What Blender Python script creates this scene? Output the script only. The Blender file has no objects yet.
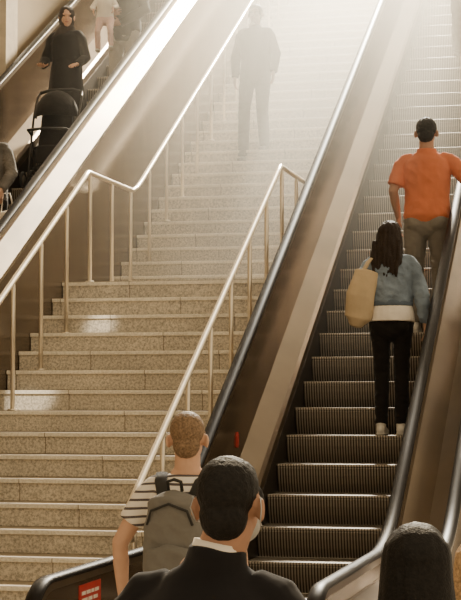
import bpy, bmesh, math, random
from mathutils import Vector, Matrix, noise
random.seed(4)
V=Vector
T=math.tan(math.radians(30))
COL=bpy.context.scene.collection

# ------------------------------------------------------------------ materials
MATS={}
def nt(name):
    m=bpy.data.materials.new(name); m.use_nodes=True
    n=m.node_tree.nodes; l=m.node_tree.links
    return m,n,l,n["Principled BSDF"]
def mat(name,col,rough=0.6,metal=0.0,var=0.12,scale=8.0,bump=0.0,bscale=30.0,spec=0.5,sheen=0.0,stretch=None,bd=0.02):
    if name in MATS: return MATS[name]
    m,n,l,b=nt(name)
    tc=n.new("ShaderNodeTexCoord"); src=tc.outputs["Object"]
    if stretch:
        mp=n.new("ShaderNodeMapping"); mp.inputs["Scale"].default_value=stretch
        l.new(src,mp.inputs[0]); src=mp.outputs[0]
    nz=n.new("ShaderNodeTexNoise"); nz.inputs["Scale"].default_value=scale; nz.inputs["Detail"].default_value=4
    l.new(src,nz.inputs["Vector"])
    cr=n.new("ShaderNodeValToRGB")
    cr.color_ramp.elements[0].position=0.3; cr.color_ramp.elements[1].position=0.7
    cr.color_ramp.elements[0].color=(*[c*(1-var) for c in col],1)
    cr.color_ramp.elements[1].color=(*[min(1,c*(1+var)) for c in col],1)
    l.new(nz.outputs["Fac"],cr.inputs[0]); l.new(cr.outputs[0],b.inputs["Base Color"])
    b.inputs["Roughness"].default_value=rough; b.inputs["Metallic"].default_value=metal
    b.inputs["Specular IOR Level"].default_value=spec
    if sheen: b.inputs["Sheen Weight"].default_value=sheen
    if bump:
        nb=n.new("ShaderNodeTexNoise"); nb.inputs["Scale"].default_value=bscale; nb.inputs["Detail"].default_value=3
        l.new(src,nb.inputs["Vector"])
        bp=n.new("ShaderNodeBump"); bp.inputs["Strength"].default_value=bump; bp.inputs["Distance"].default_value=bd
        l.new(nb.outputs["Fac"],bp.inputs["Height"]); l.new(bp.outputs[0],b.inputs["Normal"])
    MATS[name]=m; return m

def stone(name,c0,c1,joint=True,rough=0.55):
    m,n,l,b=nt(name)
    g=n.new("ShaderNodeNewGeometry")
    nz=n.new("ShaderNodeTexNoise"); nz.inputs["Scale"].default_value=55; nz.inputs["Detail"].default_value=5; nz.inputs["Roughness"].default_value=0.75
    l.new(g.outputs["Position"],nz.inputs["Vector"])
    cr=n.new("ShaderNodeValToRGB"); cr.color_ramp.elements[0].position=0.38; cr.color_ramp.elements[1].position=0.58
    cr.color_ramp.elements[0].color=(*c0,1); cr.color_ramp.elements[1].color=(*c1,1)
    l.new(nz.outputs["Fac"],cr.inputs[0])
    n2=n.new("ShaderNodeTexNoise"); n2.inputs["Scale"].default_value=2.2; n2.inputs["Detail"].default_value=3
    l.new(g.outputs["Position"],n2.inputs["Vector"])
    mr=n.new("ShaderNodeMapRange"); mr.inputs[1].default_value=0.3; mr.inputs[2].default_value=0.7; mr.inputs[3].default_value=0.88; mr.inputs[4].default_value=1.08
    l.new(n2.outputs["Fac"],mr.inputs[0])
    mx=n.new("ShaderNodeVectorMath"); mx.operation='SCALE'
    l.new(cr.outputs[0],mx.inputs[0]); l.new(mr.outputs[0],mx.inputs["Scale"])
    out=mx.outputs[0]
    if joint:
        sp=n.new("ShaderNodeSeparateXYZ"); cb=n.new("ShaderNodeCombineXYZ")
        l.new(g.outputs["Position"],sp.inputs[0]); l.new(sp.outputs[0],cb.inputs[0]); l.new(sp.outputs[2],cb.inputs[1])
        br=n.new("ShaderNodeTexBrick"); br.inputs["Scale"].default_value=1.0
        br.inputs["Brick Width"].default_value=1.05; br.inputs["Row Height"].default_value=2.82/18
        br.inputs["Mortar Size"].default_value=0.0035; br.inputs["Mortar Smooth"].default_value=0.0
        br.inputs["Color1"].default_value=(1,1,1,1); br.inputs["Color2"].default_value=(0.90,0.90,0.90,1); br.inputs["Mortar"].default_value=(0.35,0.31,0.26,1)
        l.new(cb.outputs[0],br.inputs["Vector"])
        mm=n.new("ShaderNodeMix"); mm.data_type='RGBA'; mm.blend_type='MULTIPLY'; mm.inputs[0].default_value=1.0
        l.new(out,mm.inputs[6]); l.new(br.outputs["Color"],mm.inputs[7]); out=mm.outputs[2]
    l.new(out,b.inputs["Base Color"]); b.inputs["Roughness"].default_value=rough
    return m

def ribbed(name,c0,c1,period,axis=0,rough=0.4,metal=0.8,duty=0.5):
    m,n,l,b=nt(name)
    tc=n.new("ShaderNodeTexCoord"); sp=n.new("ShaderNodeSeparateXYZ"); l.new(tc.outputs["Object"],sp.inputs[0])
    d=n.new("ShaderNodeMath"); d.operation='DIVIDE'; d.inputs[1].default_value=period; l.new(sp.outputs[axis],d.inputs[0])
    f=n.new("ShaderNodeMath"); f.operation='FRACT'; l.new(d.outputs[0],f.inputs[0])
    cr=n.new("ShaderNodeValToRGB"); e=cr.color_ramp.elements
    e[0].position=duty-0.08; e[1].position=duty+0.08; e[0].color=(*c0,1); e[1].color=(*c1,1)
    l.new(f.outputs[0],cr.inputs[0]); l.new(cr.outputs[0],b.inputs["Base Color"])
    b.inputs["Roughness"].default_value=rough; b.inputs["Metallic"].default_value=metal
    return m

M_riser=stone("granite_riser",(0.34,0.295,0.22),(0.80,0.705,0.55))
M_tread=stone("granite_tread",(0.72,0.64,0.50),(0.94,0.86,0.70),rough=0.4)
M_floor=stone("floor_stone",(0.25,0.21,0.16),(0.42,0.36,0.28),joint=False,rough=0.3)
M_wall=mat("wall_beige",(0.42,0.335,0.225),0.6,0,0.06,2)
M_silver=mat("brushed_steel",(0.30,0.245,0.175),0.30,0.85,0.45,1.2,stretch=(2,0.6,1))  # broad tone noise puts patchy bright reflections into the steel colour
M_rail=mat("rail_steel",(0.84,0.75,0.60),0.30,0.7,0.05,10)
M_brown=mat("bronze_panel",(0.25,0.18,0.115),0.18,0.85,0.25,1.8,stretch=(1,1.4,0.6))
M_clad=mat("dark_bronze_cladding",(0.15,0.108,0.068),0.22,0.75,0.25,2.0,stretch=(1,1.5,0.5))
M_deck=mat("deck_steel",(0.16,0.12,0.078),0.32,0.75,0.2,1.5)
M_rub=mat("black_rubber",(0.012,0.010,0.009),0.4,0,0.2,20,spec=0.08)
M_skirt=mat("skirt_dark",(0.035,0.027,0.02),0.45,0.5,0.2,4)
M_step=ribbed("ribbed_step",(0.030,0.025,0.020),(0.30,0.25,0.19),0.02,0,0.45,0.5,0.5)
M_tooth=ribbed("step_edge",(0.09,0.075,0.058),(0.46,0.39,0.30),0.02,0,0.5,0.4,0.45)
M_comb=mat("comb_plate",(0.3,0.27,0.22),0.4,0.8)

# ------------------------------------------------------------------ helpers
def link(o): COL.objects.link(o); return o
def mesh_obj(name,bm,mats,smooth=False):
    me=bpy.data.meshes.new(name); bmesh.ops.recalc_face_normals(bm,faces=bm.faces[:]); bm.to_mesh(me); bm.free()
    for m in (mats if isinstance(mats,(list,tuple)) else [mats]): me.materials.append(m)
    if smooth:
        for p in me.polygons: p.use_smooth=True
    return link(bpy.data.objects.new(name,me))
def empty(name,loc,label,cat,group=None,rot=0.0):
    e=link(bpy.data.objects.new(name,None)); e.empty_display_size=0.2
    e.location=loc; e.rotation_euler=(0,0,rot)
    e["label"]=label; e["category"]=cat
    if group: e["group"]=group
    return e
def par(o,e):
    o.parent=e
    M=Matrix.Translation(e.location) @ e.rotation_euler.to_matrix().to_4x4()
    o.matrix_parent_inverse=M.inverted()
    return o
def box(bm,x0,x1,y0,y1,z0,z1,mi=0):
    vs=[bm.verts.new(p) for p in [(x0,y0,z0),(x1,y0,z0),(x1,y1,z0),(x0,y1,z0),(x0,y0,z1),(x1,y0,z1),(x1,y1,z1),(x0,y1,z1)]]
    for f in [(0,3,2,1),(4,5,6,7),(0,1,5,4),(1,2,6,5),(2,3,7,6),(3,0,4,7)]:
        q=bm.faces.new([vs[i] for i in f]); q.material_index=mi
def prism_x(bm,poly,x0,x1,mi=0):
    a=[bm.verts.new((x0,p[0],p[1])) for p in poly]; b=[bm.verts.new((x1,p[0],p[1])) for p in poly]
    n=len(poly)
    fs=[bm.faces.new(a),bm.faces.new(b[::-1])]
    for i in range(n): fs.append(bm.faces.new([a[i],b[i],b[(i+1)%n],a[(i+1)%n]]))
    for f in fs: f.material_index=mi
def strip(bm,rows):
    vr=[[bm.verts.new(p) for p in r] for r in rows]
    n=len(vr[0])
    for a,b in zip(vr[:-1],vr[1:]):
        for i in range(n): bm.faces.new([a[i],a[(i+1)%n],b[(i+1)%n],b[i]])
    bm.faces.new(vr[0][::-1]); bm.faces.new(vr[-1])
def sweep_yz(bm,path,sec):
    rows=[]
    for i,p in enumerate(path):
        a=path[max(0,i-1)]; b=path[min(len(path)-1,i+1)]
        t=V((b[0]-a[0],b[1]-a[1])).normalized(); nrm=V((-t.y,t.x))
        rows.append([(s[0],p[0]+nrm.x*s[1],p[1]+nrm.y*s[1]) for s in sec])
    strip(bm,rows)
def sweep_vert(bm,ys,base,sec):
    rows=[[(s[0],y,max(0.002,base(y)+s[1]) if s[1]<0 else base(y)+s[1]) for s in sec] for y in ys]
    strip(bm,rows)
def loft(bm,pts,ref=(1,0,0),n=14,cap=True):
    P=[V(p[0]) for p in pts]; rings=[]
    ref=V(ref)
    def ring(c,t,a,b):
        s=(ref-t*ref.dot(t))
        if s.length<0.08: s=V((0,1,0))-t*t.y
        s.normalize(); q=t.cross(s)
        return [c+s*(a*math.cos(k*2*math.pi/n))+q*(b*math.sin(k*2*math.pi/n)) for k in range(n)]
    for i in range(len(P)):
        t=(P[min(i+1,len(P)-1)]-P[max(i-1,0)]).normalized()
        a,b=pts[i][1],pts[i][2]
        if cap and i==0:
            r=min(a,b)
            for f in (0.95,0.7,0.38): rings.append(ring(P[0]-t*r*f*0.9,t,a*math.sqrt(1-f*f),b*math.sqrt(1-f*f)))
        rings.append(ring(P[i],t,a,b))
        if cap and i==len(P)-1:
            r=min(a,b)
            for f in (0.38,0.7,0.95): rings.append(ring(P[i]+t*r*f*0.9,t,a*math.sqrt(1-f*f),b*math.sqrt(1-f*f)))
    strip(bm,rings)
def ell(bm,c,r,rot=None,seg=18):
    M=Matrix.Translation(V(c))
    if rot is not None: M=M@rot
    M=M@Matrix.Diagonal((r[0],r[1],r[2],1))
    bmesh.ops.create_uvsphere(bm,u_segments=seg,v_segments=max(8,seg*2//3),radius=1,matrix=M)
def tube(bm,pts,r,n=10): loft(bm,[(p,r,r) for p in pts],ref=(0.31,0.22,0.92),n=n,cap=False)
def remesh(name,bm,mats,voxel=0.008,smooth=4,factor=0.5,disp=None):
    bmesh.ops.recalc_face_normals(bm,faces=bm.faces[:])
    me=bpy.data.meshes.new("tmp"); bm.to_mesh(me); bm.free()
    o=link(bpy.data.objects.new("tmp",me))
    r=o.modifiers.new("r",'REMESH'); r.mode='VOXEL'; r.voxel_size=voxel; r.use_smooth_shade=True
    if smooth:
        s=o.modifiers.new("s",'SMOOTH'); s.iterations=smooth; s.factor=factor
    dg=bpy.context.evaluated_depsgraph_get(); dg.update()
    me2=bpy.data.meshes.new_from_object(o.evaluated_get(dg)); me2.name=name
    bpy.data.objects.remove(o)
    me2.materials.clear()
    for m in (mats if isinstance(mats,(list,tuple)) else [mats]): me2.materials.append(m)
    if disp:
        fx,fy,fz,amp,ridge=disp
        nr=[v.normal.copy() for v in me2.vertices]
        for v,nn in zip(me2.vertices,nr):
            c=v.co; q=V((c.x*fx+3.1,c.y*fy+c.z*fz*0.25,c.z*fz+c.x*fx*0.35))
            a=noise.noise(q)
            if ridge: a=0.6-abs(a)*1.6
            v.co=c+nn*(a*amp)
    for p in me2.polygons: p.use_smooth=True
    return link(bpy.data.objects.new(name,me2))
def frange(a,b,n): return [a+(b-a)*i/(n-1) for i in range(n)]

# ------------------------------------------------------------------ setting
bm=bmesh.new(); box(bm,-12,8,-4,9.7,-0.2,0.0)
o=mesh_obj("floor",bm,M_floor); o["kind"]="structure"; o["label"]="polished beige stone concourse floor"
bm=bmesh.new(); box(bm,-7.0,-6.62,2,30,-0.2,16)
o=mesh_obj("wall_left",bm,M_wall); o["kind"]="structure"; o["label"]="beige panelled wall beside the escalator"
for i,hh in enumerate((1.75,2.6)):
    bm=bmesh.new()
    base=lambda y:2.82+(y-14.3)*T
    sweep_vert(bm,[6,29],base,[(-6.62,hh),(-6.57,hh),(-6.57,hh+0.09),(-6.62,hh+0.09)])
    o=mesh_obj("trim_%d"%(i+1),bm,M_silver); o["kind"]="structure"
bm=bmesh.new()
box(bm,-6.62,-6.45,17.3,17.65,4.5,14)
o=mesh_obj("trim_3",bm,mat("pilaster",(0.62,0.54,0.42),0.5)); o["kind"]="structure"

# ------------------------------------------------------------------ staircase
R=2.82/18; TR=0.2715
XL,XR=-4.80,-2.81
st=empty("staircase",(-3.8,9.68,0),"wide speckled beige granite staircase with pale nosings and a landing","staircase")
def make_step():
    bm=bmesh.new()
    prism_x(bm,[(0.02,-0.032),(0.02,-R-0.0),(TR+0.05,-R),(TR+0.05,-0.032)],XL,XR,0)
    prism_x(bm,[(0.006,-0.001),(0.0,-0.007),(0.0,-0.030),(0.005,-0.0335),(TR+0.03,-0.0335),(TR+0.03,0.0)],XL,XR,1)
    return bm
stepme=None
def put_step(y,z):
    global stepme
    if stepme is None:
        o=mesh_obj("step",make_step(),[M_riser,M_tread]); stepme=o
    else:
        o=stepme.copy(); link(o)
    o.location=(0,y,z); o.parent=st; o.matrix_parent_inverse=Matrix.Translation(st.location).inverted()
for i in range(1,18): put_step(14.3-(18-i)*TR,i*R)
YU=15.80
for i in range(1,40): put_step(YU+(i-1)*TR,2.82+i*R)
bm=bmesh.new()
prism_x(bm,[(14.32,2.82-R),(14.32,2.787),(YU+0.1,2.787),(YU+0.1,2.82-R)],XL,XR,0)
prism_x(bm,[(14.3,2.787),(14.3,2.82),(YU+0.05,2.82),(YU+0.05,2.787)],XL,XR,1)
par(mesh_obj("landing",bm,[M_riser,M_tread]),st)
bm=bmesh.new()
yt=YU+39*TR
prism_x(bm,[(9.9,0.0),(14.4,2.6),(15.9,2.6),(yt,8.7),(yt,0.0)],XL,XR,0)
par(mesh_obj("stair_base",bm,[M_riser]),st)
def ztread(y):
    if y<14.3:
        i=int((y-(14.3-17*TR))//TR)+1
        return max(0,i)*R
    if y<YU: return 2.82
    return 2.82+(int((y-YU)//TR)+1)*R

def railing(x,label):
    e=empty("handrail",(x,9.9,0),label,"handrail","stair handrails with posts")
    zr=lambda y: 2.82+0.95+(min(y,14.3)-14.3)*T+max(0,y-15.75)*T
    pts=[]
    pts.append(V((x,9.85,zr(10.05)-0.34)));pts.append(V((x,9.80,zr(10.05)-0.24)));pts.append(V((x,9.82,zr(10.05)-0.13)))
    pts+= [V((x,y,zr(y))) for y in (10.0,11,12,13,14.2)]
    pts+= [V((x,14.30,zr(14.3))),V((x,14.42,zr(14.3))),V((x,15.0,zr(15))),V((x,15.66,zr(15))),V((x,15.82,zr(15.82)+0.01))]
    pts+= [V((x,y,zr(y))) for y in (16.0,18,20,22,24,26)]
    bm=bmesh.new(); loft(bm,[(p,0.024,0.020) for p in pts],n=12,cap=False)
    par(mesh_obj("rail",bm,M_rail,True),e)
    ys=[14.3-0.635*k for k in range(7,-1,-1)]+[14.95,15.55]+[16.2+0.635*k for k in range(15)]
    for y in ys:
        y=y+0.06
        zb=ztread(y); h=zr(y)-zb-0.01
        bm=bmesh.new()
        loft(bm,[((x,y,zb),0.017,0.017),((x,y,zb+h-0.03),0.017,0.017),((x,y,zb+h),0.008,0.008)],n=12,cap=False)
        loft(bm,[((x,y,zb),0.038,0.038),((x,y,zb+0.012),0.036,0.036)],n=14,cap=False)
        par(mesh_obj("post",bm,M_rail,True),e)
railing(-4.57,"slim steel handrail on posts beside the bronze-clad wall")
railing(-2.875,"slim steel handrail on posts beside the escalator balustrade")

# ------------------------------------------------------------------ escalators
def mk_base(Yc,w=0.45):
    def f(y):
        d=y-Yc
        if d<=-w: return 0.0
        if d>=w: return d*T
        return T*(d+w)**2/(4*w)
    return f
YTOP=26.5
def balustrade(e,xr,side,base,Yc,H,outer_off,outer_h,dmat=None,sign=False):
    b=link(bpy.data.objects.new("balustrade",None)); b.empty_display_size=0.1
    b.location=V((xr,Yc,0))-e.location; b.parent=e
    W=Matrix.Translation(V((xr,Yc,0)))
    def P(o): o.parent=b; o.matrix_parent_inverse=W.inverted(); return o
    yn=Yc-2.15; r=0.30
    ys=[yn+0.25,Yc-1.2]+frange(Yc-0.5,Yc+0.5,9)+frange(Yc+1.5,YTOP,12)
    arc=[(yn-r*math.sin(a)*1.0,(H-r)-r*math.cos(a)) for a in frange(0.0,math.pi,16)]
    path=[(yn+0.9,H-2*r+0.01),(yn+0.3,H-2*r)]+arc+[(y,base(y)+H) for y in ys]
    sec=[(xr+0.042*math.cos(a),0.020*math.sin(a)) for a in frange(0,2*math.pi,13)[:-1]]
    bm=bmesh.new(); sweep_yz(bm,path,sec); P(mesh_obj("handrail_belt",bm,M_rub,True))
    sec=[(xr-0.034,-0.045),(xr+0.034,-0.045),(xr+0.030,-0.014),(xr-0.030,-0.014)]
    bm=bmesh.new(); sweep_yz(bm,path[2:],sec); P(mesh_obj("handrail_guide",bm,M_deck))
    rin=r-0.04
    top=[(yn-rin*math.sin(a),(H-r)-rin*math.cos(a)) for a in frange(0.0,math.pi,14)]+[(y,base(y)+H-0.04) for y in ys]
    bot=[(y,base(y)+0.20) for y in reversed(ys)]
    bm=bmesh.new(); prism_x(bm,top+bot+[(yn+0.1,0.2)],xr-0.022,xr+0.022)
    bmesh.ops.triangulate(bm,faces=[f for f in bm.faces if len(f.verts)>4])
    P(mesh_obj("balustrade_panel",bm,M_brown))
    ys2=[yn+0.05]+ys
    s=side
    bm=bmesh.new(); sweep_vert(bm,ys2,base,[(xr+s*0.02,0.10),(xr+s*0.195,0.10),(xr+s*0.195,0.19),(xr+s*0.17,0.215),(xr+s*0.02,0.30)])
    P(mesh_obj("inner_deck",bm,M_deck))
    bm=bmesh.new(); sweep_vert(bm,ys2,base,[(xr+s*0.15,-0.25),(xr+s*0.197,-0.25),(xr+s*0.197,0.10),(xr+s*0.15,0.10)])
    P(mesh_obj("skirt",bm,M_skirt))
    bm=bmesh.new()
    sweep_vert(bm,ys2,base,[(xr-s*0.02,outer_h-0.04),(xr-s*(outer_off-0.004),outer_h-0.04),(xr-s*outer_off,outer_h),(xr-s*0.035,outer_h+0.12),(xr-s*0.02,outer_h+0.12)])
    P(mesh_obj("outer_deck",bm,dmat or M_silver))
    bm=bmesh.new(); sweep_vert(bm,ys2,base,[(xr-s*0.03,-1.6),(xr-s*(outer_off-0.006),-1.6),(xr-s*(outer_off-0.006),outer_h-0.035),(xr-s*0.03,outer_h-0.035)])
    P(mesh_obj("cladding",bm,M_clad))
    if sign:
        xs=xr+0.0225
        red=mat("red_sign_and_reflection",(0.45,0.035,0.025),0.4); wht=mat("white_print",(0.75,0.68,0.58),0.5)
        bm=bmesh.new(); box(bm,xs,xs+0.003,8.32,8.68,0.70,0.88,0)
        for r_,(z,segs) in enumerate([(0.835,[(8.36,8.42),(8.435,8.50),(8.515,8.56),(8.575,8.64)]),(0.80,[(8.36,8.45),(8.465,8.53),(8.55,8.62)]),(0.765,[(8.36,8.40),(8.415,8.50),(8.52,8.56),(8.58,8.64)]),(0.73,[(8.36,8.47),(8.49,8.58)])]):
            for a,c in segs: box(bm,xs+0.003,xs+0.005,a,c,z-0.008,z+0.010,1)
        P(mesh_obj("warning_sign",bm,[red,wht]))
        bm=bmesh.new(); prism_x(bm,[(11.83,1.48),(11.83,1.55),(11.86,1.58),(11.89,1.56),(11.89,1.49),(11.86,1.47)],xs,xs+0.01)  # small raised red shape standing in for a red light reflection on the panel
        P(mesh_obj("red_reflection",bm,red))
    return b
def esc_step_mesh(hw,xc):
    bm=bmesh.new()
    tr=0.35
    curve=[(0.0,-0.006),(0.004,-0.03),(0.012,-0.08),(0.028,-0.14),(0.055,-0.205)]
    prism_x(bm,[(0.012,-0.012)]+curve[1:]+[(tr+0.06,-0.21),(tr+0.05,-0.012)],xc-hw,xc+hw,0)
    prism_x(bm,[(0.0,-0.016),(0.0,-0.003),(0.004,0.0),(0.03,0.0),(0.03,-0.016)],xc-hw,xc+hw,1)
    prism_x(bm,[(0.03,-0.016),(0.03,0.0),(tr+0.015,0.0),(tr+0.015,-0.016)],xc-hw,xc+hw,0)
    return bm
def escalator(xc,hw,Yc,phase,H,label,left,right,steps=True,sign=False):
    e=empty("escalator",(xc,Yc-1,0),label,"escalator")
    base=mk_base(Yc)
    if left: balustrade(e,xc-hw-0.20,1,base,Yc,H,*left,sign=sign)
    if right: balustrade(e,xc+hw+0.20,-1,base,Yc,H,*right)
    if steps:
        k0=int((Yc-0.75-phase)//0.35)+1; first=None; k=k0
        while phase+0.35*k<YTOP-0.5:
            y=phase+0.35*k
            if first is None: o=mesh_obj("step",esc_step_mesh(hw,xc),[M_step,M_tooth]); first=o
            else: o=link(first.copy())
            o.location=(0,y,max(0.004,base(y))); o.parent=e; o.matrix_parent_inverse=Matrix.Translation(e.location).inverted()
            k+=1
        bm=bmesh.new(); box(bm,xc-hw-0.03,xc+hw+0.03,Yc-2.3,phase+0.35*k0,0.0,0.012)
        par(mesh_obj("comb_plate",bm,M_comb),e)
    return e,base
YcR=12.73-1.543/T
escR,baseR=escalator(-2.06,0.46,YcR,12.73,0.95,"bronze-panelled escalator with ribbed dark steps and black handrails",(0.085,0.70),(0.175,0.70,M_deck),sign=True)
YcL=14.3-2.82/T
escL,baseL=escalator(-5.56,0.39,YcL,16.15,1.00,"escalator with steel-capped bronze cladding carrying a stroller and family",(0.12,0.5),(0.17,0.80))
escN,baseN=escalator(-0.39,0.46,YcR,12.73,0.95,"neighbouring escalator with bronze side panel and black handrail",(0.175,0.70,M_deck),None,steps=False)

# ------------------------------------------------------------------ people
SKIN_L=mat("skin_light",(0.60,0.36,0.24),0.6,0,0.08,12,0.15,60,spec=0.3)
SKIN_M=mat("skin_tan",(0.38,0.21,0.135),0.6,0,0.08,12,0.15,60,spec=0.3)
EYE=mat("eye_dark",(0.03,0.02,0.015),0.2)
LIP=mat("lips",(0.42,0.16,0.13),0.45)
def fabric(name,col,bump=0.5,bs=9,var=0.14): return mat(name,col,0.9,0,var,6,bump,bs,spec=0.15,sheen=0.08)
def stripes(name,c0,c1,period,duty):
    m,n,l,b=nt(name)
    tc=n.new("ShaderNodeTexCoord"); sp=n.new("ShaderNodeSeparateXYZ"); l.new(tc.outputs["Object"],sp.inputs[0])
    nz=n.new("ShaderNodeTexNoise"); nz.inputs["Scale"].default_value=5; l.new(tc.outputs["Object"],nz.inputs["Vector"])
    a=n.new("ShaderNodeMath"); a.operation='MULTIPLY_ADD'; a.inputs[1].default_value=0.025; l.new(nz.outputs["Fac"],a.inputs[0]); l.new(sp.outputs[2],a.inputs[2])
    d=n.new("ShaderNodeMath"); d.operation='DIVIDE'; d.inputs[1].default_value=period; l.new(a.outputs[0],d.inputs[0])
    f=n.new("ShaderNodeMath"); f.operation='FRACT'; l.new(d.outputs[0],f.inputs[0])
    cr=n.new("ShaderNodeValToRGB"); cr.color_ramp.interpolation='CONSTANT'; e=cr.color_ramp.elements
    e[0].position=0; e[1].position=duty; e[0].color=(*c0,1); e[1].color=(*c1,1)
    l.new(f.outputs[0],cr.inputs[0]); l.new(cr.outputs[0],b.inputs["Base Color"]); b.inputs["Roughness"].default_value=0.85
    return m

def hand(bm,w,d,wv,curl=0.5):
    w=V(w); d=V(d).normalized(); wv=V(wv); wv=(wv-d*wv.dot(d)).normalized(); n=d.cross(wv)
    if n.dot(V((-w.x,0.0,0.0)))<0: n=-n
    loft(bm,[(w,0.026,0.02),(w+d*0.03,0.036,0.017),(w+d*0.085,0.040,0.014)],ref=wv,n=12)
    for k,(o,L) in enumerate(((0.031,0.072),(0.0105,0.082),(-0.0105,0.076),(-0.031,0.06))):
        b=w+d*0.086+wv*o
        d1=(d+wv*o*3.0+n*curl*0.35).normalized(); d2=(d+wv*o*2.0+n*curl*1.1).normalized(); d3=(d+n*curl*2.0).normalized()
        p1=b+d1*L*0.45; p2=p1+d2*L*0.32; p3=p2+d3*L*0.25
        loft(bm,[(b-d*0.01,0.0092,0.0092),(p1,0.0086,0.0086),(p2,0.0078,0.0078),(p3,0.0068,0.0068)],ref=wv,n=8)
    b=w+d*0.028+wv*0.028
    p1=b+(d*0.6+wv*0.8+n*0.3*curl).normalized()*0.038; p2=p1+(d*0.9+wv*0.35+n*0.6*curl).normalized()*0.032
    loft(bm,[(b,0.0125,0.0125),(p1,0.0105,0.0105),(p2,0.0085,0.0085)],ref=n,n=8)

DEF=dict(sR=(0.168,0,1.395),eR=(0.235,-0.03,1.13),wR=(0.245,0.03,0.89),dR=(0.0,0.12,-1),tR=(0,1,0.1),
         hR=(0.09,0,0.92),kR=(0.10,0.02,0.50),aR=(0.10,-0.03,0.085))
def getp(pose,k):
    if k in pose: return V(pose[k])
    if k in DEF: return V(DEF[k])
    v=V(DEF[k[0]+'R']); v.x=-v.x; return v
def person(label,loc,rot,H,pose,skin,top,top_mat,bottom,bot_mat,shoe_mat,hair,hair_mat,cat="person",girth=1.0,vox=0.008,extras=(),group=None):
    s=H/1.735
    e=empty("person",loc,label,cat,group,rot)
    G=lambda k:getp(pose,k)
    hs=pose.get('hs',1.0); lean=pose.get('lean',0.0); hx=pose.get('hx',0.0); hz=pose.get('hz',0.0)
    S=Matrix.Diagonal((s*girth,s*girth,s,1))
    CL=(13,13,9,0.009,False); CLR=(9,9,22,0.006,True)
    def fin(bm,name,m,smooth=4,v=None,disp=None):
        for q in bm.verts:
            if lean and q.co.z>0.95: q.co.y+=lean*(q.co.z-0.95)
        bmesh.ops.transform(bm,matrix=S,verts=bm.verts[:])
        o=remesh(name,bm,m,(v or vox)*min(1,s),smooth,disp=disp); o.parent=e; return o
    hc=V((hx,0.0,1.505+hz+0.115*hs))
    HM=Matrix.Translation(hc)@Matrix.Rotation(pose.get('head_yaw',0.0),4,'Z')@Matrix.Rotation(pose.get('head_tilt',0.0),4,'X')@Matrix.Scale(hs,4)
    def headparts(bm,fn):
        n0=len(bm.verts); fn(); bm.verts.ensure_lookup_table()
        bmesh.ops.transform(bm,matrix=HM,verts=bm.verts[n0:])
    bm=bmesh.new()
    def hd():
        ell(bm,(0,-0.012,0.032),(0.073,0.092,0.082)); ell(bm,(0,0.024,-0.03),(0.060,0.062,0.072)); ell(bm,(0,0.05,-0.085),(0.032,0.032,0.022))
        loft(bm,[((0,0.078,0.022),0.009,0.009),((0,0.098,-0.022),0.013,0.012)],n=8)
        ell(bm,(0,0.075,-0.052),(0.024,0.016,0.012))
        ell(bm,(0,0.070,0.035),(0.05,0.018,0.012))
        for sx in (-1,1):
            ell(bm,(sx*0.084,-0.014,-0.008),(0.009,0.020,0.032),Matrix.Rotation(sx*0.5,4,'Z'))
            ell(bm,(sx*0.072,-0.004,-0.008),(0.014,0.014,0.022))
            ell(bm,(sx*0.037,0.062,-0.022),(0.02,0.018,0.02))
    headparts(bm,hd)
    loft(bm,[((0,-0.012,1.42),0.075,0.064),((hx*0.4,-0.012,1.48),0.058,0.057),((hx,-0.008,1.56),0.056,0.058)])
    loft(bm,[((0,0,0.88),0.15,0.10),((0,0,0.95),0.16,0.108),((0,0,1.08),0.132,0.09),((0,0,1.22),0.15,0.102),((0,0,1.34),0.160,0.102),((0,-0.005,1.40),0.13,0.08),((0,-0.01,1.455),0.08,0.06)],n=20)
    lk=0.82 if bottom=='slim' else 1.0
    for sd,sx in (('R',1),('L',-1)):
        sh,el_,wr=G('s'+sd),G('e'+sd),G('w'+sd)
        loft(bm,[(sh-V((sx*0.06,0,0.005)),0.044,0.044),(sh-V((sx*0.012,0,0.006)),0.047,0.047),(sh.lerp(el_,0.5),0.044,0.044),(el_,0.036,0.037),(el_.lerp(wr,0.35),0.038,0.036),(wr,0.025,0.022)],ref=(0,1,0.2))
        hand(bm,wr,G('d'+sd),pose.get('t'+sd,(0,1,0.1)),pose.get('curl',0.55))
        h,k,a=G('h'+sd),G('k'+sd),G('a'+sd)
        loft(bm,[(h,0.085,0.09),(h.lerp(k,0.5),0.07*lk,0.075*lk),(k,0.052*lk,0.055*lk),(k.lerp(a,0.35),0.052*lk,0.056*lk),(a,0.034,0.038)],ref=(1,0,0))
        loft(bm,[(a+V((0,-0.03,-0.045)),0.032,0.03),(a+V((0,0.06,-0.045)),0.036,0.03),(a+V((0,0.15,-0.06)),0.04,0.018)],ref=(1,0,0))
    fin(bm,"body",skin,3,min(vox,0.0065))
    for sx in (-1,1):
        bm=bmesh.new(); ell(bm,(sx*0.031,0.079,0.012),(0.012,0.006,0.006),seg=10); bmesh.ops.transform(bm,matrix=S@HM,verts=bm.verts[:])
        if lean:
            for q in bm.verts: q.co.y+=lean*(q.co.z-0.95*s)
        o=mesh_obj("eye",bm,EYE,True); o.parent=e
    bm=bmesh.new(); ell(bm,(0,0.087,-0.052),(0.022,0.008,0.007),seg=10); bmesh.ops.transform(bm,matrix=S@HM,verts=bm.verts[:])
    if lean:
        for q in bm.verts: q.co.y+=lean*(q.co.z-0.95*s)
    o=mesh_obj("mouth",bm,LIP,True); o.parent=e
    bm=bmesh.new()
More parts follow.
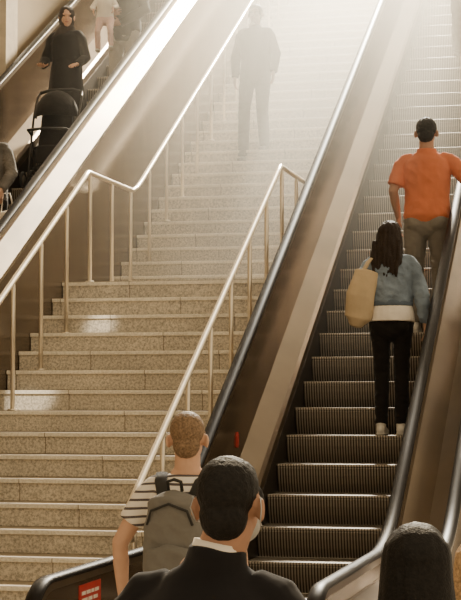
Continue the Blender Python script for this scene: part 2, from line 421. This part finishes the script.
    if bottom=='trousers' or bottom=='slim':
        k1=1.0 if bottom=='trousers' else 0.86
        loft(bm,[((0,0,0.86),0.165,0.118),((0,0,0.94),0.172,0.12),((0,0,1.02),0.150,0.105)],n=20)
        for sd,sx in (('R',1),('L',-1)):
            ell(bm,(sx*0.075,-0.058,0.885),(0.082,0.068,0.080))
            h,k,a=G('h'+sd),G('k'+sd),G('a'+sd)
            loft(bm,[(h,0.095,0.105),(h.lerp(k,0.5),0.084*k1,0.09*k1),(k,0.070*k1,0.074*k1),(k.lerp(a,0.45),0.066*k1,0.070*k1),(a+V((0,0,0.0)),0.06*k1,0.066*k1)],ref=(1,0,0),cap=False)
        fin(bm,"trousers",bot_mat,disp=CLR)
    elif bottom=='robe':
        loft(bm,[((0,0,1.2),0.16,0.11),((0,0,1.0),0.19,0.14),((0,0,0.6),0.23,0.18),((0,0,0.08),0.27,0.22)],n=20,cap=False)
        fin(bm,"robe",bot_mat,v=0.012,disp=(14,14,2,0.018,False))
    else: bm.free()
    for sd in 'RL':
        a=G('a'+sd); bm=bmesh.new()
        loft(bm,[(a+V((0,-0.045,-0.042)),0.036,0.036),(a+V((0,0.02,-0.038)),0.038,0.042),(a+V((0,0.10,-0.05)),0.045,0.034),(a+V((0,0.17,-0.058)),0.04,0.024)],ref=(1,0,0))
        loft(bm,[(a+V((0,-0.055,-0.074)),0.038,0.012),(a+V((0,0.10,-0.074)),0.048,0.012),(a+V((0,0.19,-0.074)),0.036,0.012)],ref=(1,0,0))
        loft(bm,[(a+V((0,-0.005,-0.03)),0.040,0.046),(a+V((0,-0.005,0.02)),0.042,0.046)],ref=(1,0,0))
        fin(bm,"shoe",shoe_mat,2,0.006)
    bm=bmesh.new()
    hem={'tee':0.88,'polo':0.90,'jacket':0.80,'short_jacket':1.05,'blouse':0.9,'robe':0.9}[top]
    g={'tee':0.012,'polo':0.022,'jacket':0.026,'short_jacket':0.030,'blouse':0.014,'robe':0.022}[top]
    zs=[hem,0.95,1.08,1.22,1.33,1.39,1.43,1.462]
    ra={0.95:(0.162,0.115),1.08:(0.147,0.102),1.22:(0.157,0.112),1.33:(0.168,0.112),1.39:(0.155,0.095),1.43:(0.115,0.078),1.462:(0.075,0.064)}
    L=[((0,0,hem),0.165 if hem<1 else 0.158,0.118 if hem<1 else 0.112)]
    for z in zs[1:]:
        if z>hem+0.02:
            gg=g if z<1.42 else g*0.5
            L.append(((0,-0.006,z),ra[z][0]+gg,ra[z][1]+gg))
    loft(bm,L,n=24,cap=False)
    slv={'tee':0.62,'polo':0.80,'jacket':2,'short_jacket':2,'blouse':2,'robe':2}[top]
    for sd,sx in (('R',1),('L',-1)):
        sh,el_,wr=G('s'+sd),G('e'+sd),G('w'+sd)
        r0=0.052+g*0.45
        base_pts=[(sh-V((sx*0.08,0,-0.02)),r0*0.85,r0*0.9),(sh-V((sx*0.02,0,-0.002)),r0,r0),(sh.lerp(el_,0.12),r0,r0)]
        if slv<1:
            base_pts+=[(sh.lerp(el_,slv*0.5),r0-0.001,r0-0.001),(sh.lerp(el_,slv),r0+0.001,r0+0.003)]
        else:
            base_pts+=[(sh.lerp(el_,0.5),r0-0.005,r0-0.005),(el_,0.043+g*0.7,0.045+g*0.7),(el_.lerp(wr,0.5),0.040+g*0.6,0.040+g*0.6),(wr+(wr-el_).normalized()*0.01,0.032+g*0.5,0.032+g*0.5)]
        loft(bm,base_pts,ref=(0,1,0.2),cap=False)
    if top in('jacket','short_jacket','polo'):
        ct=pose.get('collar_up',0.0)
        loft(bm,[((0,-0.014,1.43),0.088,0.080),((hx*0.25,-0.017,1.47),0.076,0.074),((hx*0.4,-0.019,1.492+ct),0.071,0.072)],n=18,cap=False)
    fin(bm,{'tee':'shirt','polo':'polo_shirt','jacket':'jacket','short_jacket':'jacket','blouse':'blouse','robe':'robe_top'}[top],top_mat,5,disp=(10,10,10,0.007,True) if top in('polo','tee') else ((14,14,16,0.010,True) if top=='short_jacket' else CL))
    bm=bmesh.new()
    def hr():
        if hair in('short','crop'):
            t=0.005 if hair=='crop' else 0.010
            ell(bm,(0,-0.022,0.040),(0.071+t,0.088+t,0.078+t)); ell(bm,(0,-0.050,-0.022),(0.058+t*0.6,0.050+t,0.064))
            ell(bm,(0,0.014,0.070),(0.062,0.056,0.042+t*0.5))
            for sx in (-1,1): ell(bm,(sx*0.062,0.028,0.010),(0.014,0.020,0.034))
        elif hair=='long':
            ell(bm,(0,-0.024,0.036),(0.092,0.10,0.088)); 
            loft(bm,[((0,-0.03,0.03),0.100,0.085),((0,-0.045,-0.06),0.118,0.084),((0,-0.065,-0.15),0.128,0.076),((0.01,-0.09,-0.23),0.122,0.06),((0.01,-0.105,-0.29),0.095,0.04)],n=18)
            for k in range(9):
                x=-0.104+0.026*k; loft(bm,[((x,-0.09,-0.05),0.020,0.014),((x*1.1,-0.125,-0.18),0.020,0.014),((x*0.95,-0.145,-0.31-0.015*(k%3)),0.010,0.008)],n=8)
        elif hair=='bob':
            ell(bm,(0,-0.024,0.034),(0.092,0.104,0.090)); 
            loft(bm,[((0,-0.03,0.03),0.098,0.092),((0,-0.035,-0.06),0.106,0.09),((0,-0.045,-0.14),0.116,0.08),((0,-0.06,-0.23),0.13,0.07)],n=18)
        elif hair=='hijab':
            ell(bm,(0,-0.034,0.024),(0.093,0.105,0.105)); 
            loft(bm,[((0,-0.03,-0.02),0.088,0.085),((0,-0.012,-0.10),0.075,0.078),((0,-0.005,-0.15),0.11,0.095),((0,0,-0.22),0.17,0.12),((0,0,-0.32),0.19,0.14)],n=18,cap=False)
    headparts(bm,hr)
    dsp={'long':(45,45,7,0.008,False),'bob':(55,30,5,0.004,False),'short':(60,60,60,0.004,False),'crop':(110,110,70,0.0016,False),'hijab':(12,12,14,0.012,True)}[hair]
    fin(bm,'headscarf' if hair=='hijab' else 'hair',hair_mat,3 if hair!='hijab' else 5,0.0045 if hair=='crop' else 0.006,disp=dsp)
    for nm,m_,fn,onhead,dorem in extras:
        bm=bmesh.new()
        if onhead: headparts(bm,lambda:fn(bm))
        else: fn(bm)
        if dorem: fin(bm,nm,m_,3,0.006)
        else:
            bmesh.ops.transform(bm,matrix=S,verts=bm.verts[:]); o=mesh_obj(nm,bm,m_,True); o.parent=e
    return e

BLK=fabric("black_cloth",(0.014,0.012,0.011)); SUIT=fabric("black_suit",(0.010,0.009,0.010),0.35,7)
def hmat(name,c): return mat(name,c,0.6,0,0.5,110,0.7,190,spec=0.2,bd=0.004)
HBLK=hmat("hair_black",(0.009,0.0075,0.0065)); HDK=hmat("hair_dark_brown",(0.022,0.014,0.010))
HGIN=hmat("hair_light_brown",(0.20,0.130,0.075)); HBLD=hmat("hair_blond",(0.42,0.27,0.14))
WHT=fabric("white_cloth",(0.78,0.72,0.63)); DEN=fabric("light_denim",(0.18,0.228,0.285),0.9,16,0.35); DEND=fabric("denim_seam",(0.10,0.13,0.17),0.5,16,0.3)
ORG=fabric("orange_cloth",(0.56,0.165,0.075),0.6,7); GRY=fabric("grey_trousers",(0.19,0.17,0.14)); LGR=fabric("light_grey_trousers",(0.33,0.30,0.25))
WSH=mat("white_shoe",(0.72,0.68,0.6),0.6); DSH=mat("dark_shoe",(0.03,0.025,0.02),0.5)
STR=stripes("striped_cloth",(0.09,0.075,0.075),(0.80,0.74,0.65),0.036,0.30)
PNK=fabric("pale_pink_cloth",(0.74,0.52,0.46))
TWEED=fabric("grey_tweed",(0.12,0.11,0.10),0.8,40,0.6)

def shirt_collar(bm): loft(bm,[((0.012,-0.014,1.475),0.062,0.064),((0.018,-0.014,1.50),0.0625,0.0645),((0.022,-0.012,1.522),0.0605,0.0635)],n=24,cap=False)
def loop(sx):
    def f(bm):
        tube(bm,[V(p) for p in ((sx*0.062,0.06,-0.012),(sx*0.074,0.03,0.005),(sx*0.086,-0.026,0.022),(sx*0.092,-0.036,-0.005),(sx*0.084,-0.022,-0.038),(sx*0.066,0.04,-0.05))],0.0017,6)
    return f
def mask(bm): ell(bm,(0,0.044,-0.050),(0.060,0.064,0.050))
MSK=mat("mask_cloth",(0.40,0.39,0.37),0.8)
person("person with short black hair wearing a black suit and face mask",(-0.935,3.86,0),-0.08,1.686,
  dict(head_yaw=-0.04,hx=0.045,hs=0.95,hz=-0.006,collar_up=0.024,sR=(0.178,0,1.385),sL=(-0.178,0,1.385),eR=(0.225,-0.05,1.13),eL=(-0.235,-0.05,1.13)),SKIN_M,'jacket',SUIT,'trousers',SUIT,DSH,'crop',HBLK,vox=0.007,
  extras=[("shirt_collar",WHT,shirt_collar,False,False),("face_mask",MSK,mask,True,True),("mask_strap",MSK,loop(1),True,False),("mask_strap",MSK,loop(-1),True,False)])
SM=(-1.921,7.475,0)
person("person in striped tee with short light brown hair wearing a backpack",SM,0.0,1.75,
  dict(eL=(-0.300,-0.03,1.16),wL=(-0.315,0.07,0.91),head_yaw=0.1,hz=-0.005),SKIN_L,'tee',STR,'trousers',GRY,WSH,'crop',HGIN,vox=0.008)
WM=(-1.755,12.92,baseR(12.73))
def white_hem(bm): loft(bm,[((0,-0.012,0.915),0.196,0.150),((0,-0.008,0.98),0.190,0.146),((0,0,1.12),0.155,0.11)],n=24,cap=False)
def waistband(bm): loft(bm,[((0,-0.003,1.045),0.176,0.132),((0,-0.003,1.060),0.181,0.137),((0,-0.003,1.085),0.181,0.137),((0,-0.003,1.095),0.176,0.132)],n=32,cap=False)
person("person in light denim jacket, black trousers and white sneakers",WM,0.0,1.59,
  dict(eR=(0.250,-0.04,1.15),wR=(0.275,0.02,0.92),eL=(-0.275,-0.05,1.16),wL=(-0.17,0.15,1.16),dL=(0.5,0.5,0.3),tL=(0,0,1),
       aR=(0.082,-0.03,0.085),aL=(-0.082,-0.03,0.085),kR=(0.08,0.03,0.5),kL=(-0.08,0.03,0.5),head_yaw=-0.25),SKIN_L,'short_jacket',DEN,'slim',BLK,WSH,'long',HDK,
  extras=[("undershirt",WHT,white_hem,False,True),("jacket_waistband",DEND,waistband,False,False)])
OM=(-1.645,14.34,baseR(12.73+0.35*4))
person("person in orange polo shirt and grey trousers holding the handrail",OM,0.0,1.78,
  dict(eL=(-0.255,-0.05,1.15),wL=(-0.235,0.10,0.95),eR=(0.335,-0.04,1.20),wR=(0.285,0.18,1.17),dR=(-0.1,1,-0.1),tR=(-1,0,0),
       sR=(0.185,0,1.39),sL=(-0.185,0,1.39)),SKIN_M,'polo',ORG,'trousers',GRY,WSH,'short',HBLK,girth=1.05)
person("person with smooth dark chin-length hair in a black top",(-0.513,4.22,0),0.05,1.50,dict(),SKIN_M,'blouse',BLK,'slim',BLK,DSH,'bob',HBLK)
person("young person with light brown hair in a beige top",(-0.440,5.15,0),0.1,1.40,dict(),SKIN_L,'blouse',fabric("beige_cloth",(0.5,0.4,0.3)),'slim',GRY,WSH,'bob',HBLD,vox=0.01)
yy=18.75; k=int((yy-YU)//TR)
zz=2.82+(k+1)*R
CHS=fabric("charcoal_suit",(0.03,0.026,0.024))
person("person in dark suit walking down the sunlit stairs",(-4.05,yy,zz),math.pi,1.66,
  dict(kR=(0.10,0.14,0.52),aR=(0.10,0.20,0.085-R),kL=(-0.10,0.10,0.50),aL=(-0.10,-0.05,0.085),eR=(0.25,-0.08,1.14),wR=(0.25,-0.02,0.90),eL=(-0.25,0.03,1.14),wL=(-0.24,0.14,0.92)),
  SKIN_M,'jacket',CHS,'trousers',CHS,DSH,'short',HBLK,vox=0.01,
  extras=[("shirt_collar",WHT,shirt_collar,False,False)])
zL=lambda k: baseL(16.15+0.35*k)
person("person in black robe and dark headscarf standing behind a stroller",(-5.68,17.02,zL(2)),math.pi,1.58,
  dict(eR=(0.24,0.02,1.14),wR=(0.20,0.22,1.03),dR=(-0.1,1,-0.2),tR=(-1,0,0),eL=(-0.24,0.02,1.14),wL=(-0.20,0.22,1.03),dL=(0.1,1,-0.2),tL=(1,0,0),head_tilt=-0.15,head_yaw=0.35),
  SKIN_L,'robe',BLK,'robe',BLK,DSH,'hijab',fabric("scarf_dark_brown",(0.035,0.025,0.02)),vox=0.01)
AD=(-5.36,18.06,zL(5))
person("adult in dark jacket and light grey trousers carrying a small child",AD,math.pi,1.72,
  dict(eR=(0.25,0.05,1.15),wR=(0.12,0.24,1.08),dR=(-0.8,0.3,0.1),tR=(0,0.2,1),eL=(-0.25,0.05,1.15),wL=(-0.02,0.22,0.98),dL=(0.9,0.2,0),tL=(0,0.2,1)),
  SKIN_M,'jacket',BLK,'trousers',LGR,DSH,'short',HBLK,vox=0.01)
person("small child in white top and pale pink leggings being carried",(-5.48,17.72,AD[2]+0.60),math.pi+0.15,0.74,
  dict(hs=1.35,kR=(0.13,0.14,0.56),aR=(0.14,0.02,0.16),kL=(-0.13,0.18,0.58),aL=(-0.14,0.14,0.20),eR=(0.25,0.08,1.2),wR=(0.2,0.25,1.1),eL=(-0.24,0.08,1.2),wL=(-0.2,0.25,1.15)),
  SKIN_L,'blouse',WHT,'slim',PNK,WSH,'short',HDK,vox=0.013,girth=1.25)
EP=(-5.45,14.22,zL(-6))
person("person in grey patterned coat with a white bag",EP,math.pi,1.62,
  dict(eL=(-0.25,0.06,1.16),wL=(-0.2,0.2,1.0)),SKIN_L,'jacket',TWEED,'trousers',BLK,DSH,'short',HBLK,vox=0.01)
person("person in dark clothes riding up near the top",(-1.86,20.3,baseR(12.73+0.35*21)),0.0,1.72,
  dict(),SKIN_M,'jacket',BLK,'trousers',BLK,DSH,'short',HBLK,vox=0.012)

# ------------------------------------------------------------------ bags
BPG=fabric("backpack_grey",(0.16,0.15,0.132),0.5,14); BPD=fabric("backpack_strap",(0.035,0.033,0.03)); TAN=fabric("tan_canvas",(0.52,0.40,0.25),0.4,8)
e=empty("backpack",(SM[0],SM[1]-0.19,1.02),"grey fabric backpack worn over a striped shirt","backpack")
def rbox(bm,c,hx,hy,hz,taper=1.0,p=4.0,n=24):
    rows=[]
    for i in range(13):
        t=-1+2*i/12; k=(1-abs(t)**p)**(1/p) if abs(t)<1 else 0.02
        k=max(k,0.05); tw=1+(taper-1)*(t+1)/2
        rows.append([(c[0]+hx*k*tw*math.copysign(abs(math.cos(a))**0.6,math.cos(a)),c[1]+hy*k*math.copysign(abs(math.sin(a))**0.6,math.sin(a)),c[2]+hz*t) for a in [j*2*math.pi/n for j in range(n)]])
    strip(bm,rows)
bx,by=SM[0]-0.01,SM[1]-0.20
WR=(10,10,14,0.010,True)
bm=bmesh.new(); rbox(bm,(bx,by,1.20),0.135,0.085,0.215,0.86); par(remesh("bag_body",bm,BPG,0.007,3,disp=WR),e)
bm=bmesh.new(); rbox(bm,(bx,by-0.085,1.09),0.105,0.045,0.095,0.95); par(remesh("front_pocket",bm,BPG,0.006,3,disp=WR),e)
bm=bmesh.new(); tube(bm,[V((bx-0.10,by-0.074,1.27)),V((bx-0.08,by-0.088,1.33)),V((bx,by-0.093,1.36)),V((bx+0.08,by-0.088,1.33)),V((bx+0.10,by-0.074,1.27))],0.006,8); par(mesh_obj("zipper",bm,BPD,True),e)
bm=bmesh.new(); tube(bm,[V((bx-0.03,by+0.02,1.41)),V((bx-0.03,by,1.45)),V((bx,by-0.005,1.46)),V((bx+0.03,by,1.45)),V((bx+0.03,by+0.02,1.41))],0.008,8); par(mesh_obj("carry_handle",bm,BPD,True),e)
for sx in (-1,1):
    bm=bmesh.new()
    loft(bm,[((bx+sx*0.07,by+0.07,1.39),0.026,0.008),((bx+sx*0.09,by+0.11,1.45),0.028,0.008),((bx+sx*0.105,by+0.19,1.478),0.028,0.008),((bx+sx*0.12,by+0.28,1.44),0.028,0.008),((bx+sx*0.14,by+0.33,1.30),0.028,0.008),((bx+sx*0.17,by+0.27,1.14),0.02,0.008),((bx+sx*0.13,by+0.05,1.06),0.014,0.006)],ref=(1,0,0),n=10)
    par(mesh_obj("shoulder_strap",bm,BPD,True),e)
# tote
tz=WM[2]; tx,ty=WM[0]-0.195,WM[1]-0.15
e=empty("tote_bag",(tx,ty,tz+0.85),"tan canvas shoulder bag hanging under an arm","bag")
bm=bmesh.new()
loft(bm,[((tx-0.050,ty+0.02,tz+0.835),0.065,0.045),((tx-0.035,ty+0.01,tz+0.87),0.105,0.06),((tx-0.010,ty,tz+1.03),0.108,0.055),((tx+0.02,ty+0.0,tz+1.14),0.098,0.032),((tx+0.035,ty+0.0,tz+1.215),0.092,0.014)],ref=(0.9,0.3,0),n=20,cap=True)
par(remesh("bag_body",bm,TAN,0.007,2,disp=(7,7,5,0.010,False)),e)
for dy in (-0.02,0.03):
    bm=bmesh.new(); loft(bm,[((tx-0.02,ty+dy,tz+1.16),0.014,0.006),((tx+0.04,ty+0.02+dy*0.5,tz+1.28),0.014,0.006),((tx+0.085,ty+0.10,tz+1.345),0.014,0.006),((tx+0.09,ty+0.20,tz+1.335),0.014,0.006),((tx+0.06,ty+0.27,tz+1.18),0.014,0.006)],ref=(1,0,0),n=8,cap=False)
    par(mesh_obj("strap",bm,TAN,True),e)
e=empty("handbag",(EP[0]+0.22,EP[1]-0.1,EP[2]+0.5),"white bag hanging from an arm","bag")
bm=bmesh.new(); rbox(bm,(EP[0]+0.22,EP[1]-0.12,EP[2]+0.62),0.12,0.05,0.14,0.85); par(remesh("bag_body",bm,WHT,0.01,3),e)
bm=bmesh.new(); tube(bm,[V((EP[0]+0.16,EP[1]-0.12,EP[2]+0.74)),V((EP[0]+0.19,EP[1]-0.15,EP[2]+0.9)),V((EP[0]+0.25,EP[1]-0.15,EP[2]+0.9)),V((EP[0]+0.28,EP[1]-0.12,EP[2]+0.74))],0.006,8); par(mesh_obj("handle",bm,WHT,True),e)

# ------------------------------------------------------------------ stroller (front toward -Y)
SX,SY,SZ=-5.60,16.33,zL(0)
e=empty("stroller",(SX,SY,SZ),"black folding baby stroller with canopy on the escalator","stroller")
FR=mat("stroller_frame",(0.05,0.045,0.04),0.35,0.6); SF=fabric("stroller_fabric",(0.016,0.014,0.013),0.5,10); TY=mat("tyre",(0.02,0.02,0.02),0.7); HUB=mat("hub_grey",(0.3,0.27,0.23),0.4,0.5)
P=lambda x,y,z: V((SX+x,SY+y,SZ+z))
for sx in (-1,1):
    bm=bmesh.new(); tube(bm,[P(sx*0.20,-0.13,0.10),P(sx*0.22,0.0,0.42),P(sx*0.235,0.13,0.75),P(sx*0.235,0.24,0.96),P(sx*0.22,0.28,1.02)],0.012); par(mesh_obj("side_frame",bm,FR,True),e)
    bm=bmesh.new(); tube(bm,[P(sx*0.24,0.14,0.13),P(sx*0.235,0.06,0.58)],0.011); par(mesh_obj("rear_leg",bm,FR,True),e)
    for (yw,rw) in ((-0.13,0.085),(0.14,0.11)):
        xw=sx*0.25
        bm=bmesh.new(); bmesh.ops.create_cone(bm,cap_ends=True,segments=24,radius1=rw*0.62,radius2=rw*0.62,depth=0.022,matrix=Matrix.Translation(P(xw,yw,rw))@Matrix.Rotation(math.pi/2,4,'Y'))
        wh=mesh_obj("wheel",bm,HUB,True); par(wh,e)
        bm=bmesh.new()
        rows=[]
        for a in frange(0,2*math.pi,25)[:-1]:
            rows.append([P(xw+0.016*math.cos(b),yw+(rw-0.018+0.018*math.sin(b))*math.cos(a),rw+(rw-0.018+0.018*math.sin(b))*math.sin(a)) for b in frange(0,2*math.pi,9)[:-1]])
        vr=[[bm.verts.new(p) for p in r_] for r_ in rows]
        for i in range(24):
            for j in range(8): bm.faces.new([vr[i][j],vr[i][(j+1)%8],vr[(i+1)%24][(j+1)%8],vr[(i+1)%24][j]])
        t=mesh_obj("tyre",bm,TY,True); t.parent=wh
bm=bmesh.new(); tube(bm,[P(-0.22,0.28,1.02),P(-0.12,0.30,1.05),P(0.12,0.30,1.05),P(0.22,0.28,1.02)],0.016); par(mesh_obj("push_handle",bm,TY,True),e)
for yb,zb,xb in ((-0.13,0.12,0.2),(0.14,0.14,0.24)):
    bm=bmesh.new(); tube(bm,[P(-xb,yb,zb),P(xb,yb,zb)],0.009); par(mesh_obj("cross_bar",bm,FR,True),e)
bm=bmesh.new(); loft(bm,[(P(0,-0.12,0.40),0.16,0.03),(P(0,0.04,0.38),0.18,0.035),(P(0,0.10,0.44),0.18,0.035),(P(0,0.17,0.75),0.17,0.03),(P(0,0.20,0.86),0.15,0.025)],ref=(1,0,0),n=18); par(remesh("seat",bm,SF,0.012,2),e)
bm=bmesh.new(); loft(bm,[(P(0,-0.13,0.40),0.12,0.02),(P(0,-0.16,0.25),0.11,0.015)],ref=(1,0,0),n=14); par(mesh_obj("footrest",bm,SF,True),e)
bm=bmesh.new(); tube(bm,[P(-0.22,0.02,0.56),P(-0.2,-0.14,0.58),P(0,-0.18,0.585),P(0.2,-0.14,0.58),P(0.22,0.02,0.56)],0.014); par(mesh_obj("bumper_bar",bm,TY,True),e)
bm=bmesh.new()
rows=[]
for i in range(9):
    a=math.radians(-8+i*13); rad=0.25
    rows.append([P(0.225*math.cos(b),0.17-rad*math.cos(a)*math.sin(b)*1.0+0.0,0.74+ (rad*math.sin(a)+0.03)*math.sin(b)) for b in frange(0,math.pi,15)])
vr=[[bm.verts.new(p) for p in r_] for r_ in rows]
for a_,b_ in zip(vr[:-1],vr[1:]):
    for i in range(14): bm.faces.new([a_[i],a_[i+1],b_[i+1],b_[i]])
o=mesh_obj("canopy",bm,SF,True); md=o.modifiers.new("s",'SOLIDIFY'); md.thickness=0.01; par(o,e)
bm=bmesh.new(); loft(bm,[(P(0,-0.10,0.20),0.17,0.05),(P(0,0.12,0.20),0.19,0.06)],ref=(1,0,0),n=16); par(remesh("basket",bm,SF,0.012,2),e)

# ------------------------------------------------------------------ camera
cam=bpy.data.cameras.new("camera"); co=link(bpy.data.objects.new("camera",cam))
co.location=(0,0,1.8); co.rotation_euler=(math.radians(93.3),0,math.radians(13.02))
cam.sensor_fit='VERTICAL'; cam.sensor_height=24; cam.lens=1740/600*24; cam.clip_end=200
bpy.context.scene.camera=co

# ------------------------------------------------------------------ light
w=bpy.data.worlds.new("world"); bpy.context.scene.world=w; w.use_nodes=True
bg=w.node_tree.nodes["Background"]; bg.inputs[0].default_value=(1.0,0.79,0.51,1); bg.inputs[1].default_value=1.05
s=bpy.data.lights.new("sun",'SUN'); s.energy=5.5; s.angle=math.radians(2); s.color=(1,0.80,0.53)
so=link(bpy.data.objects.new("sun",s))
d=V((0.12,-1.0,-0.85)); so.rotation_euler=d.to_track_quat('-Z','Y').to_euler()
def spot(name,loc,tgt,en,size,blend,soft,col=(1,0.82,0.56)):
    sp=bpy.data.lights.new(name,'SPOT'); sp.energy=en; sp.spot_size=math.radians(size); sp.spot_blend=blend; sp.shadow_soft_size=soft; sp.color=col
    spo=link(bpy.data.objects.new(name,sp)); spo.location=loc
    d=V(tgt)-V(loc); spo.rotation_euler=d.to_track_quat('-Z','Y').to_euler()
spot("added_haze_spot",(-3.6,25.5,12.0),(-3.2,16.5,4.0),95000,48,0.95,0.4)  # unseen spot added to brighten the haze, like sun from the stair top
spot("added_glint_spot",(-1.2,8.0,5.5),(-4.45,12.6,1.9),3200,3.6,0.8,0.05,(1,0.91,0.75))  # this and the next: added mid-air spots imitating sun patches reflected onto the stairs
spot("added_glint_spot",(-1.2,8.6,5.7),(-4.25,13.7,2.45),2800,2.4,0.8,0.05,(1,0.91,0.75))

# sunlit haze: soft-edged fog volume shaped to give the glow around the upper stairs
m=bpy.data.materials.new("hazy_air"); m.use_nodes=True; n=m.node_tree.nodes; n.clear(); l=m.node_tree.links
out=n.new("ShaderNodeOutputMaterial"); vs=n.new("ShaderNodeVolumeScatter"); vs.inputs["Anisotropy"].default_value=0.6
vs.inputs["Color"].default_value=(1,0.91,0.75,1)
at=n.new("ShaderNodeAttribute"); at.attribute_name="density"; l.new(at.outputs["Fac"],vs.inputs["Density"])
l.new(vs.outputs[0],out.inputs["Volume"])
ng=bpy.data.node_groups.new("haze_field",'GeometryNodeTree')
ng.interface.new_socket(name="Geometry",in_out='OUTPUT',socket_type='NodeSocketGeometry')
ng.interface.new_socket(name="Geometry",in_out='INPUT',socket_type='NodeSocketGeometry')
gn=ng.nodes; gl=ng.links
go=gn.new("NodeGroupOutput"); vc=gn.new("GeometryNodeVolumeCube"); sm=gn.new("GeometryNodeSetMaterial")
vc.inputs["Min"].default_value=(-5.2,11.8,1.0); vc.inputs["Max"].default_value=(-0.7,26.0,13.0)
vc.inputs["Resolution X"].default_value=14; vc.inputs["Resolution Y"].default_value=34; vc.inputs["Resolution Z"].default_value=28
pos=gn.new("GeometryNodeInputPosition"); sx_=gn.new("ShaderNodeSeparateXYZ"); gl.new(pos.outputs[0],sx_.inputs[0])
def gmr(src,a,b,c,d_):
    q=gn.new("ShaderNodeMapRange"); q.interpolation_type='SMOOTHSTEP'
    q.inputs[1].default_value=a; q.inputs[2].default_value=b; q.inputs[3].default_value=c; q.inputs[4].default_value=d_
    gl.new(src,q.inputs[0]); return q.outputs[0]
def gmul(a,b):
    q=gn.new("ShaderNodeMath"); q.operation='MULTIPLY'; gl.new(a,q.inputs[0])
    if isinstance(b,float): q.inputs[1].default_value=b
    else: gl.new(b,q.inputs[1])
    return q.outputs[0]
fy=gmr(sx_.outputs[1],12.0,19.0,0.0,1.0); fx1=gmr(sx_.outputs[0],-5.0,-3.7,0.0,1.0); fx2=gmr(sx_.outputs[0],-3.0,-0.8,1.0,0.0)
gl.new(gmul(gmul(gmul(fy,fx1),fx2),0.11),vc.inputs["Density"])
sm.inputs["Material"].default_value=m
gl.new(vc.outputs[0],sm.inputs["Geometry"]); gl.new(sm.outputs[0],go.inputs[0])
me=bpy.data.meshes.new("sunlit_haze"); me.materials.append(m)
o=link(bpy.data.objects.new("sunlit_haze",me)); md=o.modifiers.new("haze",'NODES'); md.node_group=ng
o["kind"]="stuff"; o["label"]="warm sunlit hazy air above the upper stairs"; o["category"]="haze"
